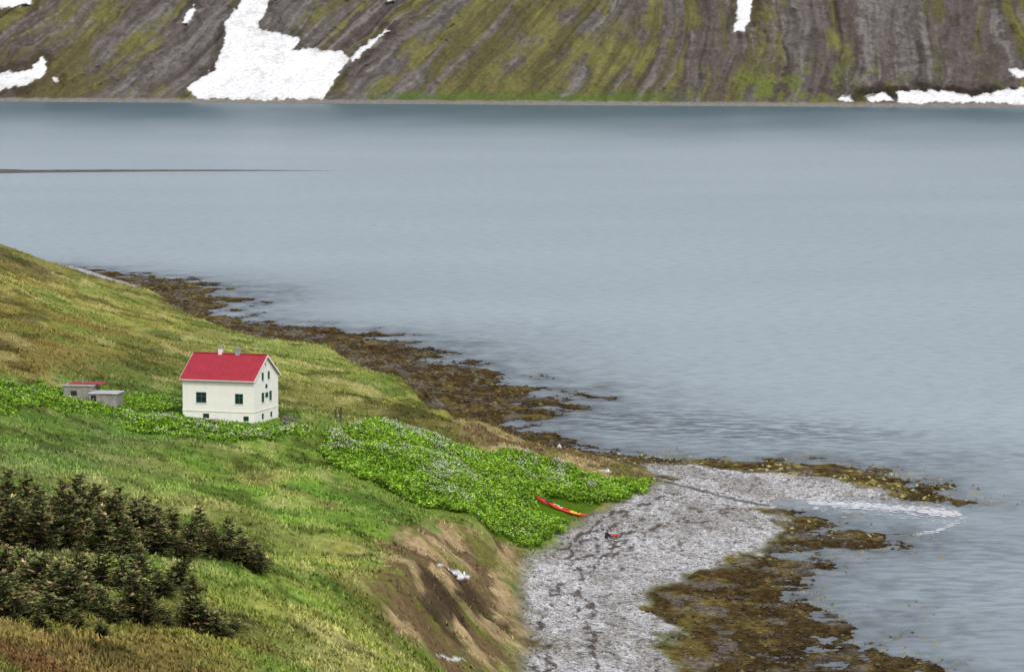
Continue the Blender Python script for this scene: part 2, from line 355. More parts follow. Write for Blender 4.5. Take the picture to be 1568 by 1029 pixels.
# ------------------------------------------------------------------ far mountain
mx_=np.r_[np.linspace(-1500,-420,40)[:-1],np.linspace(-420,420,1250),np.linspace(420,1500,40)[1:]]
mz_=np.r_[np.linspace(-3,78,230),np.geomspace(80,330,50)]
MX,MZ=np.meshgrid(mx_,mz_)
kx=np.interp(MX,[-320,-200,20,70,130,600],[.75,1.0,1.0,.7,.1,.05])
shx=MX-kx*MZ
wob=(fbm(MX/30,MZ/30,3,101)-.5)*18
u_=shx+wob
gul=fbs(u_/30,MZ/200,3,102)
gl2=fbs(u_/11,MZ/80,3,107)
fine=.75*fbs(u_/3.0,MZ/24,4,103)+.25*fbm(MX/3.5,MZ/4,4,108)
lump=fbm(MX/12,MZ/9,5,104)
rk=fbm(MX/2.2,MZ/1.7,3,105)
ridge=1-np.abs(2*gl2-1)
disp=(gul-.5)*24+(ridge-.7)*7+(fine-.5)*4.0+(lump-.5)*8+(rk-.5)*2.4
up=sst(0,9,MZ)
disp*=up*.9+.1
ex=np.maximum(MZ-230,0)
def poly2(pts): return [px_slope(a,b_) for a,b_ in pts]
SN=[[(285,135),(330,105),(345,60),(345,35),(370,0),(375,-60),(430,-60),(415,0),(395,40),(405,50),(430,50),(457,60),(450,75),(520,80),(535,90),(515,120),(495,152),(400,153),(300,150)],
[(-60,118),(0,112),(50,105),(65,88),(70,95),(68,115),(40,130),(0,140),(-60,148)],[(275,40),(285,22),(297,8),(300,15),(288,38)],[(535,90),(560,68),(590,46),(594,49),(565,73),(540,95)],[(1130,0),(1135,-40),(1155,-40),(1152,0),(1142,52),(1125,47)],[(1375,141),(1450,138),(1490,148),(1530,140),(1600,132),(1640,160),(1375,157)],[(1322,147),(1350,140),(1368,155),(1335,156)],[(1546,108),(1600,105),(1600,120),(1550,118)],[(-40,-20),(60,-20),(45,8),(0,13),(-40,20)],[(1280,150),(1300,147),(1305,155),(1283,155)],[(590,5),(610,-8),(604,0)],[(82,120),(90,119),(90,126),(84,127)]]
nsn=(fbm(MX/3.0,MZ/2.4,5,111)-.5)
snow=np.full(MX.shape,-99.0)
vis=(MX>-420)&(MX<420)
for s in SN:
    v=np.full(MX.shape,-99.0);v[vis]=sdist(poly2(s),MX[vis],MZ[vis]);snow=np.maximum(snow,v)
msn=sst(-.3,.3,snow+nsn*4.0)
bx=np.array([-600,-330,-300,-265,-240,-200,-180,-130,-110,-75,-60,0,60,85,110,170,235,262,290,600.])
bv=np.array([.48,.48,.52,.44,.55,.45,.38,.33,.35,.43,.55,.59,.56,.46,.34,.27,.29,.5,.6,.5])
bias=np.interp(MX+(gul-.5)*60,bx,bv)
moss=sst(-.13,.13,bias-.52+(.6*fbs(u_/10,MZ/60,5,120)+.4*fbm(MX/14,MZ/11,5,127)-.5)*1.1+(lump-.5)*.35+(1-sst(0,18,MZ))*.12-(fine-.5)*.6-(gl2-.5)*.5)
scree=np.broadcast_to(np.array(lin((98,93,91))),MX.shape+(3,))*(.30+.85*fine+.55*rk)[...,None]
scree=mix(scree,lin((68,60,57)),sst(.44,.30,gl2)*.65)
scree=mix(scree,lin((76,64,60)),sst(.42,.62,fbs(u_/9,MZ/60,4,121))*.45)
scree=mix(scree,lin((126,123,120)),sst(.53,.70,.75*fbs(u_/4,MZ/40,4,122)+.25*rk)*.6)
scree=mix(scree,lin((66,60,52)),sst(.56,.66,fbm(MX/6,MZ/3.5,4,126))*.4)
mo=np.broadcast_to(np.array(lin((100,97,64))),MX.shape+(3,))*(.30+.55*lump+.55*rk+.35*fine)[...,None]
mo=mix(mo,lin((116,117,66)),sst(.5,.7,fbm(MX/9,MZ/6,4,123))*.5)
mo=mix(mo,lin((82,78,58)),sst(.45,.60,fbs(u_/6,MZ/35,4,124))*.7)
mcol=mix(scree,(0,0,0),moss)+mo*moss[...,None]
mcol=mix(mcol,lin((80,102,48)),sst(9,2,MZ+nsn*8)*sst(-90,-50,MX)*sst(110,60,MX)*.7)
mcol=mix(mcol,lin((102,112,52)),sst(.48,.6,fbm(MX/7,MZ/5,4,125))*sst(26,14,MZ)*sst(105,130,MX)*sst(215,190,MX)*.6)
mcol=mix(mcol,lin((78,67,56)),sst(-210,-255,MX)*sst(45,20,MZ+nsn*20)*.5)
mcol=mix(mcol,lin((48,42,38)),sst(170,190,MX)*sst(3.5,5.5,MZ)*sst(12,8,MZ+nsn*8)*.85)
mcol=mix(mcol,lin((44,40,36)),sst(3.5,.6,np.abs(snow+nsn*4+2.5))*sst(.45,.55,lump)*.5*(MZ>3))
mcol=mix(mcol,lin((122,118,114)),sst(2.6,1.4,MZ+nsn*1.5))
ssn=np.array((.76,.77,.785))*(.84+.2*fbm(u_/16,MZ/10,4,130))[...,None]
ssn=mix(ssn,lin((170,163,155)),sst(.60,.74,fbm(MX/6,MZ/3,4,131))*.35+sst(1.6,0,snow+nsn*4)*.25)
mcol=mcol*.98
mcol=mcol*(1-msn)[...,None]+ssn*msn[...,None]
MY=1925-.22*MX+MZ/.6+ex*3-disp*.9*(1-.75*sst(-1,1,snow+nsn*3))-msn*.8*up
mmat=vcolmat('mountain_side',.95,0,.24,.6)
mesh_obj('mountain',np.c_[MX.ravel(),MY.ravel(),MZ.ravel()],gridf(*MX.shape),mmat,mcol.reshape(-1,3),True,nside=4)

# ------------------------------------------------------------------ offshore gravel bar
ts=np.linspace(0,1,160);bxs=-420+ts*366
prof=[(-9,-.4),(-5,.05),(-1.5,.5),(1,.62),(4,.3),(9,-.4)]
vb=[];
for i,tt in enumerate(ts):
    w=min(1,(1-tt)*3.2)*(.8+.4*vn(np.array(tt*30),np.array(1.5),7))
    yc=1150+30*tt+4*math.sin(tt*9)
    for py,pz in prof: vb.append((bxs[i],yc+py*w*1.3,pz*(w**.8)*1.2+ (0 if pz<0 else .15*random.random()*w)-.03))
fb=[(i*6+j,(i+1)*6+j,(i+1)*6+j+1,i*6+j+1) for i in range(159) for j in range(5)]
mesh_obj('gravel_bar',vb,fb,plain('dark_gravel',lin((90,87,80)),.9,.5,.8))

# ------------------------------------------------------------------ scatter helpers
def inpoly(poly,cnt,pad=0,rag=0):
    P_=np.array([(q[0],q[1]) for q in poly]);lo=P_.min(0)-rag;hi=P_.max(0)+rag;out=[];tot=0
    while tot<cnt:
        q=rng.uniform(lo,hi,(cnt*3,2));s=sdist(poly,q[:,0],q[:,1])
        if rag: s=s+(fbm(q[:,0]/1.6,q[:,1]/3,3,77)-.45)*rag*2
        q=q[s>pad];out.append(q);tot+=len(q)
    return np.concatenate(out)[:cnt]
OCT=np.array([(1,0,0),(-1,0,0),(0,1,0),(0,-1,0),(0,0,1),(0,0,-1)],float)
OF=np.array([(0,2,4),(2,1,4),(1,3,4),(3,0,4),(2,0,5),(1,2,5),(3,1,5),(0,3,5)])
def stones(name,xy,z,size,flat,cols,mat):
    n_=len(xy);a=rng.uniform(0,6.28,n_);ca,sa=np.cos(a),np.sin(a)
    v=OCT[None]*rng.uniform(.6,1.25,(n_,6,1))
    v=v+rng.uniform(-.25,.25,v.shape)
    v[...,2]*=np.broadcast_to(flat,(n_,))[:,None];v*=size[:,None,None]
    x=v[...,0]*ca[:,None]-v[...,1]*sa[:,None];y=v[...,0]*sa[:,None]+v[...,1]*ca[:,None]
    vv=np.stack([x+xy[:,0:1],y+xy[:,1:2],v[...,2]+z[:,None]],-1).reshape(-1,3)
    ff=(OF[None]+np.arange(n_)[:,None,None]*6).reshape(-1,3)
    cc=np.repeat(cols,6,axis=0)
    return mesh_obj(name,vv,ff,mat,cc,nside=3)
smat=vcolmat('stone_surface',.85,.2)
wetm=vcolmat('wet_seaweed',.45,.4)
def tcol(T,x,y): return landcol(x,y,T[1],T[3],T[4],T[5],T[6],T[0])
q=inpoly(GRAV,30000,-.5);q=q[(q[:,1]>280)]
T=terrain(q[:,0],q[:,1]);zz=T[0];gcol=tcol(T,q[:,0],q[:,1]);ok=(zz>-.1)&(T[4]>.5);q=q[ok];zz=zz[ok];gcol=gcol[ok]
sz=.07+.14*rng.random(len(q))**3
gcol=gcol*rng.uniform(.35,1.55,(len(q),1))
gcol=np.where(rng.random((len(q),1))<.04,np.array(lin((120,90,75)))[None],gcol)
stones('beach_stones',q,zz+.02,sz,.6,np.minimum(gcol,.7),smat)
xs=rng.uniform(-75,70,150000);ysr=rng.uniform(285,760,150000)
s_=sdist(LAND,xs,ysr);g_=sdist(GRASS,xs,ysr);v_=sdist(GRAV,xs,ysr)
keep=(s_>-13)&(g_<-.5)&(v_<0)&(np.abs(xs)<.16*ysr)
keep&=~((s_<-4)&(rng.random(xs.size)<.72))
keep&=fbm(xs/4,ysr/7,3,201)>.42
xs=xs[keep];ysr=ysr[keep];T=terrain(xs,ysr);zz=T[0];wc=tcol(T,xs,ysr)
ok=(zz>-.45)&(T[5]>.4);q=np.c_[xs,ysr][ok];zz=zz[ok];wc=wc[ok]
sz=(.10+.34*rng.random(len(q))**4)*np.where(q[:,1]>460,1.35,1)
fl_=np.full(len(q),.5)
r_=rng.random(len(q));wc=wc*rng.uniform(.35,1.3,(len(q),1))
ol=np.array(lin((112,102,60)));ye=np.array(lin((170,160,105)))
wc=np.where(((r_<.10))[:,None],ol,wc)
wc=np.where(((r_>.80)&(q[:,0]>12)&(q[:,1]>370))[:,None],ye,wc)
em=(zz<-.02)&(zz>-.4)&(q[:,0]>15)&(rng.random(len(q))<.35)
sz=np.where(em,np.abs(zz)*1.05+.10,sz);fl_=np.where(em,1.0,fl_)
wc=np.where(em[:,None],np.array(lin((135,122,72)))*rng.uniform(.5,1.3,(len(q),1)),wc)
stones('seaweed_rocks',q,zz+.02,sz,fl_,wc,wetm)

# ------------------------------------------------------------------ grass tufts
N_=130000
yt=155+ (680-155)*rng.random(N_)**1.5; xt=rng.uniform(-.165,.12,N_)*(yt+12)
s_=sdist(GRASS,xt,yt);hb_=sdist(HERB,xt,yt);d2_=sdist(DRY2,xt,yt)
keep=(s_>.3)&(hb_<0)&((d2_<0)|(rng.random(N_)<.18))
xt=xt[keep];yt=yt[keep]
T=terrain(xt,yt)
tc_=tcol(T,xt,yt)
ok=T[4]<.3;xt=xt[ok];yt=yt[ok];zt=T[0][ok];tc_=tc_[ok]
n_=len(xt);nb=4
hh=rng.uniform(.10,.30,(n_,nb))*(.35+1.3*fbm(xt/3,yt/5,3,301))[:,None]
ang=rng.uniform(0,6.28,(n_,nb));lean=rng.uniform(.3,1.3,(n_,nb));wd_=rng.uniform(.05,.12,(n_,nb))
ox=rng.uniform(-.25,.25,(n_,nb));oy=rng.uniform(-.25,.25,(n_,nb))
bx_=xt[:,None]+ox;by_=yt[:,None]+oy
dx=np.cos(ang);dy=np.sin(ang)
v0=np.stack([bx_-dy*wd_,by_+dx*wd_,np.broadcast_to(zt[:,None]-.05,bx_.shape)],-1)
v1=np.stack([bx_+dy*wd_,by_-dx*wd_,np.broadcast_to(zt[:,None]-.05,bx_.shape)],-1)
v2=np.stack([bx_+dx*lean*hh,by_+dy*lean*hh,zt[:,None]+hh],-1)
vv=np.stack([v0,v1,v2],2).reshape(-1,3)
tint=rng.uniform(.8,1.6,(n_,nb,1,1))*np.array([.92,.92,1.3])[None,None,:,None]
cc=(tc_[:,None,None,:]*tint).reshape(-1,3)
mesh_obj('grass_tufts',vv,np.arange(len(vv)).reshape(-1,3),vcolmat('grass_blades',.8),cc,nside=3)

# ------------------------------------------------------------------ angelica (tall herb) beds
def leaves(name,q,hgt,rad,nl,cols,umb,ucol=(.72,.76,.58)):
    q=q[sdist(KCLR,q[:,0],q[:,1])<0]
    if len(umb): umb=umb[sdist(KCLR,umb[:,0],umb[:,1])<0]
    n_=len(q);z=ztree(q[:,0],q[:,1])
    hv_=hgt*(.35+1.3*fbm(q[:,0]/2.2,q[:,1]/4,3,78))
    V_=[];C_=[]
    a=rng.uniform(0,6.28,(n_,nl));r=rad*np.sqrt(rng.random((n_,nl)));h=hv_[:,None]*rng.uniform(.3,1,(n_,nl))
    cxx=q[:,0:1]+np.cos(a)*r;cyy=q[:,1:2]+np.sin(a)*r;czz=z[:,None]+h
    s=rng.uniform(.08,.19,(n_,nl));
    u=rng.normal(size=(n_,nl,3));u[...,2]*=.45;u/=np.linalg.norm(u,axis=-1,keepdims=True)
    w=rng.normal(size=(n_,nl,3));w[...,2]*=.45;w=w-(w*u).sum(-1,keepdims=True)*u;w/=np.linalg.norm(w,axis=-1,keepdims=True)
    c0=np.stack([cxx,cyy,czz],-1);s3=s[...,None]
    qd=np.stack([c0-u*s3,c0+w*s3*.6,c0+u*s3,c0-w*s3*.6],2).reshape(-1,3)
    pick=cols[rng.integers(0,len(cols),n_)]*(.5+1.0*fbm(q[:,0]/1.5,q[:,1]/3,3,79))[:,None]
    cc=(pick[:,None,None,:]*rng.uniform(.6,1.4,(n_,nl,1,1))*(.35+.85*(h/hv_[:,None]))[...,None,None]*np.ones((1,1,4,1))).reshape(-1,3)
    V_.append(qd);C_.append(cc)
    if len(umb):
        hu=hgt*(.35+1.3*fbm(umb[:,0]/2.2,umb[:,1]/4,3,78))
        zu=ztree(umb[:,0],umb[:,1])+hu*rng.uniform(.9,1.25,len(umb));m=len(umb)
        ru=rng.uniform(.04,.095,m);tl=rng.uniform(-.4,.4,(m,2))
        for k_ in range(2):
            an=np.array([0,1.57,3.14,4.71])+.78*k_
            p=np.stack([umb[:,0:1]+np.cos(an)*ru[:,None],umb[:,1:2]+np.sin(an)*ru[:,None],zu[:,None]+np.cos(an)*ru[:,None]*tl[:,0:1]+np.sin(an)*ru[:,None]*tl[:,1:2]+.03*k_],-1)
            V_.append(p.reshape(-1,3));C_.append(np.repeat(np.array(ucol)[None]*rng.uniform(.5,1.1,(m,1)),4,axis=0))
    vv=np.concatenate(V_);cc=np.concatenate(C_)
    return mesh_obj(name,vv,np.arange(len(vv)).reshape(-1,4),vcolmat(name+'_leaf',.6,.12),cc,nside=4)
gc=np.array([lin((108,145,38)),lin((120,156,48)),lin((90,124,36)),lin((132,162,62))])*1.08
qh=inpoly(HERB,15500,0,2.0)
UA=px_ground([(500,690),(560,665),(600,652),(700,683),(740,770),(730,790),(680,760),(640,720),(560,705)]);UB=px_ground([(740,690),(830,706),(920,738),(900,755),(820,735)])
um=np.concatenate([inpoly(UA,12000,0,2),inpoly(UB,5000,0,2),inpoly(HERB,2500)])
fm=fbm(um[:,0]/1.8,um[:,1]/4,4,401);um=um[fm+rng.normal(0,.07,len(um))>.535]
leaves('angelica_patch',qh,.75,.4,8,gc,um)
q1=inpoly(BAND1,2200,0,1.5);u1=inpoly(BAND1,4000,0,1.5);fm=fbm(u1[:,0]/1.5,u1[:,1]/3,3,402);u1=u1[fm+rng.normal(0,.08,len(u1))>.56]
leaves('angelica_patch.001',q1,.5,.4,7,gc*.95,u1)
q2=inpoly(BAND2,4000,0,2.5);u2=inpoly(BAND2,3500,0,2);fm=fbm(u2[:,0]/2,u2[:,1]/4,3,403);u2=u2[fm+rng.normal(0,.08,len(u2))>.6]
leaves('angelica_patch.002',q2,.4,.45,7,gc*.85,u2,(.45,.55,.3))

# ------------------------------------------------------------------ dwarf spruces
barkm=plain('bark',(.06,.045,.035),.9,.4,20)
needm=vcolmat('spruce_needles',.75,.1)
def spruce_mesh(seed,h,wid):
    r=random.Random(seed);V_=[];Fc=[];Cc=[];mi=[]
    stems=[(0,0,h)]+[(r.uniform(-.6,.6)*wid,r.uniform(-.6,.6)*wid,h*r.uniform(.45,.9)) for _ in range(3)]
    for sx,sy,sh in stems:
        lx,ly=r.uniform(-.15,.15)*sh,r.uniform(-.15,.15)*sh
        base=len(V_)
        for lv in range(5):
            f=lv/4;rad=.07*(1-f)+.008
            for k_ in range(6):
                a=k_*math.pi/3
                V_.append((sx*f**.3*.9+lx*f*f+rad*math.cos(a),sy*f**.3*.9+ly*f*f+rad*math.sin(a),-.25+(sh+.25)*f));Cc.append((.06,.045,.035))
        for lv in range(4):
            for k_ in range(6):
                i=base+lv*6+k_;j=base+lv*6+(k_+1)%6
                Fc.append((i,j,j+6,i+6));mi.append(0)
        nbv=int(50*sh/2.4)
        stint=r.uniform(.8,1.25)
        for bi in range(nbv):
            f=(bi+r.random())/nbv
            z0=.06*sh+f*.92*sh
            cxp=sx*f**.3*.9+lx*f*f;cyp=sy*f**.3*.9+ly*f*f
            bl=wid*(1-f)**.75*r.uniform(.45,1.25)+.10
            a=r.uniform(0,6.283);ca,sa=math.cos(a),math.sin(a)
            nseg=max(3,int(bl/.13));rise=r.uniform(.0,.6)
            shade=r.uniform(.4,1.6)*stint;brown=r.random()<.26
            for s_ in range(nseg):
                g=(s_+.6)/nseg;d=bl*g
                px=cxp+ca*d;py=cyp+sa*d;pz=z0+d*rise-.12*d*d/(wid+.1)
                for m_ in range(3):
                    ta=a+r.uniform(-1.1,1.1);tz=r.uniform(-.25,.75);ln=r.uniform(.10,.24)*(1.1-.3*g);ww=r.uniform(.03,.065)
                    tx,ty=math.cos(ta),math.sin(ta)
                    e=(px+tx*ln,py+ty*ln,pz+tz*ln)
                    nx,ny=-ty*ww,tx*ww
                    b0=len(V_)
                    V_.extend([(px+nx,py+ny,pz),(px-nx,py-ny,pz+.01),(e[0]-nx*.4,e[1]-ny*.4,e[2]),(e[0]+nx*.4,e[1]+ny*.4,e[2]+r.uniform(-.02,.05))])
                    cc=(.125,.14,.046) if not brown else (.20,.145,.07)
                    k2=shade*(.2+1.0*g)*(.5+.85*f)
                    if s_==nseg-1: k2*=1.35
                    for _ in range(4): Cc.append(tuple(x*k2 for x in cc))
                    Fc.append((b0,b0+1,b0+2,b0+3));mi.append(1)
    me=bpy.data.meshes.new('spruce');me.from_pydata(V_,[],Fc)
    ca_=me.color_attributes.new('col','FLOAT_COLOR','POINT');ca_.data.foreach_set('color',np.c_[np.array(Cc),np.ones(len(Cc))].astype(np.float32).ravel())
    me.materials.append(barkm);me.materials.append(needm);me.polygons.foreach_set('material_index',mi);me.update()
    return me
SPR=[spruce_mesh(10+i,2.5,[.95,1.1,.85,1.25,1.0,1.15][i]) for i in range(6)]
TR=[(8,800,1.0),(28,792,1.1),(50,802,.9),(66,796,1.1),(90,800,1.0),(108,793,1.15),(135,806,.9),(152,800,1.1),(182,812,1.05),(205,824,.95),(222,822,1.05),(250,840,.9),(264,834,1.0),(292,856,.9),(310,852,.95),(335,868,.85),(352,862,.85),(378,880,.85),(398,882,.7),(20,832,1.1),(47,842,1.1),(70,830,1.0),(100,845,1.1),(126,832,1.0),(150,848,.95),(172,838,1.0),(196,852,.9),(236,854,.85),(280,862,.75),(5,875,1.0),(34,884,.8),(58,903,1.0),(88,918,.95),(112,903,.9),(18,922,.8),(40,938,.9),(78,948,.8),(108,940,1.1),(140,934,.75),(150,890,.95),(192,908,.8),(212,905,.9),(250,920,.65),(272,916,.75),(298,926,.55),(168,955,.65),(198,952,.9),(222,962,.8),(250,957,.6),(290,964,.85),(315,974,.85),(342,976,.6),(8,948,.9),(75,880,.5),(215,880,.4),(12,815,1.1),(88,818,1.0),(140,822,1.0),(178,826,.9),(318,858,.8),(365,870,.8),(120,960,.5),(60,962,.55),(150,972,.4),(330,982,.5),(395,888,.5)]
tp=px_ground([(a,b_) for a,b_,_ in TR]);tz=ztree(tp[:,0],tp[:,1])
for i,(a_,b_,s_) in enumerate(TR):
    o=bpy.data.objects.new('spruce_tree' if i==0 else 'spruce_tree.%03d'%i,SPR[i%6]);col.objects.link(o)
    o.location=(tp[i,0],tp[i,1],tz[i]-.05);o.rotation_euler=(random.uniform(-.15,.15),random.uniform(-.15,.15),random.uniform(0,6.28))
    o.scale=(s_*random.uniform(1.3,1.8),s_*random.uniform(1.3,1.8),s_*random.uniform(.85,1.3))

# ------------------------------------------------------------------ house
white=plain('white_render',(.84,.83,.77),.85,.05,1.5,.1)
plinthm=plain('plinth_render',(.76,.75,.68),.85,.08,1.5)
redm=plain('red_roof_sheet',(.36,.024,.042),.6,.16,1.2)
green=plain('green_frame',(.03,.13,.08),.5,.1)
glass=plain('window_glass',(.02,.03,.035),.08,.1)
wtrim=plain('white_trim',(.75,.75,.72),.5,.05)
chim=plain('chimney_concrete',(.33,.33,.32),.9,.2,5)
sign=plain('dark_sign',(.02,.03,.06),.5,.1)
L_,Wd,EH,RH=7.7,6.8,4.5,6.65
rz=math.radians(-18)
cxr,cyr,_z=HOUSEC
ox_,oy_=cxr-L_*math.cos(rz),cyr-L_*math.sin(rz)
house=empty('white_house',(ox_,oy_,12.4),rz)
hv=[(0,0,-1.5),(L_,0,-1.5),(L_,Wd,-1.5),(0,Wd,-1.5),(0,0,EH),(L_,0,EH),(L_,Wd,EH),(0,Wd,EH),(0,Wd/2,RH),(L_,Wd/2,RH)]
hf=[(3,2,1,0),(0,1,5,4),(2,3,7,6),(1,2,6,9,5),(3,0,4,8,7),(4,5,9,8),(6,7,8,9)]
walls=mesh_obj('walls',hv,hf,white)
wf=[('f',1.45,2.6,2.0,3.1,2),('f',5.7,6.6,2.0,3.05,2),('f',2.2,2.9,.45,.95,1),('f',6.6,7.2,.3,.8,1)]
wg=[('g',2.25,3.05,1.95,2.95,2),('g',4.35,5.1,1.95,2.95,2),('g',2.3,2.95,4.15,5.0,2),('g',3.95,4.6,4.15,5.0,2),('g',2.3,2.9,.25,.85,1),('g',4.6,5.2,.25,.8,1),('g',3.25,3.6,5.6,5.9,1)]
cv=[];cf=[]
def addbox(x0,x1,y0,y1,z0,z1):
    b0=len(cv);cv.extend([(x,y,z) for x in (x0,x1) for y in (y0,y1) for z in (z0,z1)])
    cf.extend([tuple(b0+i for i in f) for f in [(0,1,3,2),(4,6,7,5),(0,4,5,1),(2,3,7,6),(0,2,6,4),(1,5,7,3)]])
for s,a,b2,z0,z1,k_ in wf+wg:
    if s=='f': addbox(a,b2,-.2,.14,z0,z1)
    else: addbox(L_-.14,L_+.2,a,b2,z0,z1)
cut=mesh_obj('cut',cv,cf)
md=walls.modifiers.new('b','BOOLEAN');md.object=cut;md.operation='DIFFERENCE';md.solver='EXACT'
bpy.context.view_layer.update()
dg=bpy.context.evaluated_depsgraph_get()
nm=bpy.data.meshes.new_from_object(walls.evaluated_get(dg))
walls.modifiers.clear();walls.data=nm;bpy.data.objects.remove(cut)
walls.parent=house
def window(i,s,a,b2,z0,z1,k_):
    """frame, mullion, transom, glass in the reveal"""
    fw_=.07
    def bx(u0,u1,z0_,z1_,d0,d1,m,nm_):
        if s=='f': return box(nm_,u0,u1,d0,d1,z0_,z1_,m,house)
        return box(nm_,L_-d1,L_-d0,u0,u1,z0_,z1_,m,house)
    bx(a+.004,b2-.004,z0+.004,z1-.004,.10,.135,glass,'glass_%d'%i)
    bx(a,a+fw_,z0,z1,.03,.098,green,'frame_l_%d'%i);bx(b2-fw_,b2,z0,z1,.03,.098,green,'frame_r_%d'%i)
    bx(a+fw_,b2-fw_,z0,z0+fw_,.03,.098,green,'frame_b_%d'%i);bx(a+fw_,b2-fw_,z1-fw_,z1,.03,.098,green,'frame_t_%d'%i)
    m_=(a+b2)/2
    if k_==2:
        bx(m_-.03,m_+.03,z0+fw_,z1-fw_,.04,.095,green,'mullion_%d'%i)
        zc=z0+(z1-z0)*.62
        bx(a+fw_,m_-.03,zc-.025,zc+.025,.045,.093,green,'transom_a_%d'%i);bx(m_+.03,b2-fw_,zc-.025,zc+.025,.045,.093,green,'transom_b_%d'%i)
    bx(a-.05,b2+.05,z0-.08,z0-.003,-.05,.02,wtrim,'sill_%d'%i)
for i,w in enumerate(wf+wg): window(i,*w)
box('plinth_front',-.05,L_+.05,-.05,-.003,1.15,1.25,plinthm,house)
box('plinth_gable',L_+.003,L_+.05,-.003,Wd+.05,1.15,1.25,plinthm,house)
def roof_side(nm_,y0,z0,y1,z1):
    th=.09;oh=.22
    v=[(-oh,y0,z0),(L_+oh,y0,z0),(L_+oh,y1,z1),(-oh,y1,z1)]
    v+=[(x,y,z+th) for x,y,z in v]
    return mesh_obj(nm_,v,[(3,2,1,0),(4,5,6,7),(0,1,5,4),(1,2,6,5),(2,3,7,6),(3,0,4,7)],redm,parent=house)
sl_=(RH-EH)/(Wd/2);e_=.28
roof_side('roof_front',-e_,EH-e_*sl_+.02,Wd/2,RH+.02)
roof_side('roof_back',Wd+e_,EH-e_*sl_+.02,Wd/2+.001,RH+.02)
for i in range(14):
    x=-.15+i*(L_+.3)/13
    v=[(x-.012,-e_,EH-e_*sl_+.112),(x+.012,-e_,EH-e_*sl_+.112),(x+.012,Wd/2,RH+.112),(x-.012,Wd/2,RH+.112)]
    v+=[(a,b2,c+.02) for a,b2,c in v]
    mesh_obj('roof_seam_%d'%i,v,[(3,2,1,0),(4,5,6,7),(0,1,5,4),(1,2,6,5),(2,3,7,6),(3,0,4,7)],redm,parent=house)
box('ridge_cap',-.24,L_+.24,Wd/2-.13,Wd/2+.13,RH+.10,RH+.16,redm,house,.02)
for sgn,y0 in ((1,-e_),(-1,Wd+e_)):
    for x in (-.25,L_+.223):
        v=[(x,y0,EH-e_*sl_-.12),(x+.03,y0,EH-e_*sl_-.12),(x+.03,Wd/2,RH-.12),(x,Wd/2,RH-.12)]
        v+=[(a,b2,c+.23) for a,b2,c in v]
        mesh_obj('verge_board',v,[(3,2,1,0),(4,5,6,7),(0,1,5,4),(1,2,6,5),(2,3,7,6),(3,0,4,7)],wtrim,parent=house)
box('gutter',-.2,L_+.2,-e_-.09,-e_-.005,EH-e_*sl_-.02,EH-e_*sl_+.06,wtrim,house)
xa,xb=.36*L_,.61*L_
box('chimney_a',xa-.2,xa+.2,Wd/2-.2,Wd/2+.2,RH-.3,RH+.62,wtrim,house,.02)
box('chimney_a_cap',xa-.26,xa+.26,Wd/2-.26,Wd/2+.26,RH+.623,RH+.70,chim,house)
box('chimney_a_pot',xa-.12,xa+.12,Wd/2-.12,Wd/2+.12,RH+.703,RH+.98,chim,house,.03)
box('chimney_b',xb-.24,xb+.24,Wd/2-.24,Wd/2+.24,RH-.3,RH+.5,chim,house,.02)
box('chimney_b_cap',xb-.3,xb+.3,Wd/2-.3,Wd/2+.3,RH+.503,RH+.58,chim,house)
box('chimney_b_pot',xb-.15,xb+.15,Wd/2-.15,Wd/2+.15,RH+.583,RH+.85,chim,house,.03)
box('sign_upper',L_+.004,L_+.05,3.3,3.75,3.35,3.75,sign,house,.01)
box('sign_lower',L_+.004,L_+.06,3.25,3.95,2.4,2.9,sign,house,.01)
box('downpipe',L_+.004,L_+.08,.1,.18,.2,EH-.1,wtrim,house,.02)

# ------------------------------------------------------------------ sheds
sp=px_ground([(97,607)])[0];szz=float(ztree(sp[0],sp[1])[0])
shed=empty('concrete_shed',(sp[0],sp[1],szz),math.radians(-8))
conc=plain('old_concrete',(.27,.26,.23),.95,.35,2.0,.5)
palem=plain('pale_roof_sheet',(.5,.5,.5),.7,.15,2)
darkm=plain('dark_opening',(.02,.02,.02),.9)
box('walls_main',0,3.0,0,3.2,-.6,1.35,conc,shed,.03)
box('roof_slab',-.12,3.15,-.12,3.35,1.353,1.45,plain('slab_grey',(.36,.36,.34),.9,.2,3),shed,.02)
box('roof_red_sheet',.3,3.9,.9,3.0,1.455,1.56,redm,shed,.01)
box('walls_lower',3.005,5.9,-1.3,1.2,-.8,.75,conc,shed,.03)
box('roof_lower',2.95,6.05,-1.42,1.35,.755,.86,palem,shed,.02)
box('door_opening',3.2,3.75,-1.33,-1.302,-.6,.6,darkm,shed)
box('shed_post',1.75,1.82,1.0,1.07,1.56,2.3,plain('weathered_wood',(.3,.28,.25),.9,.3,8),shed)
box('window_opening',.8,1.4,-.02,-.002,.4,.9,darkm,shed)

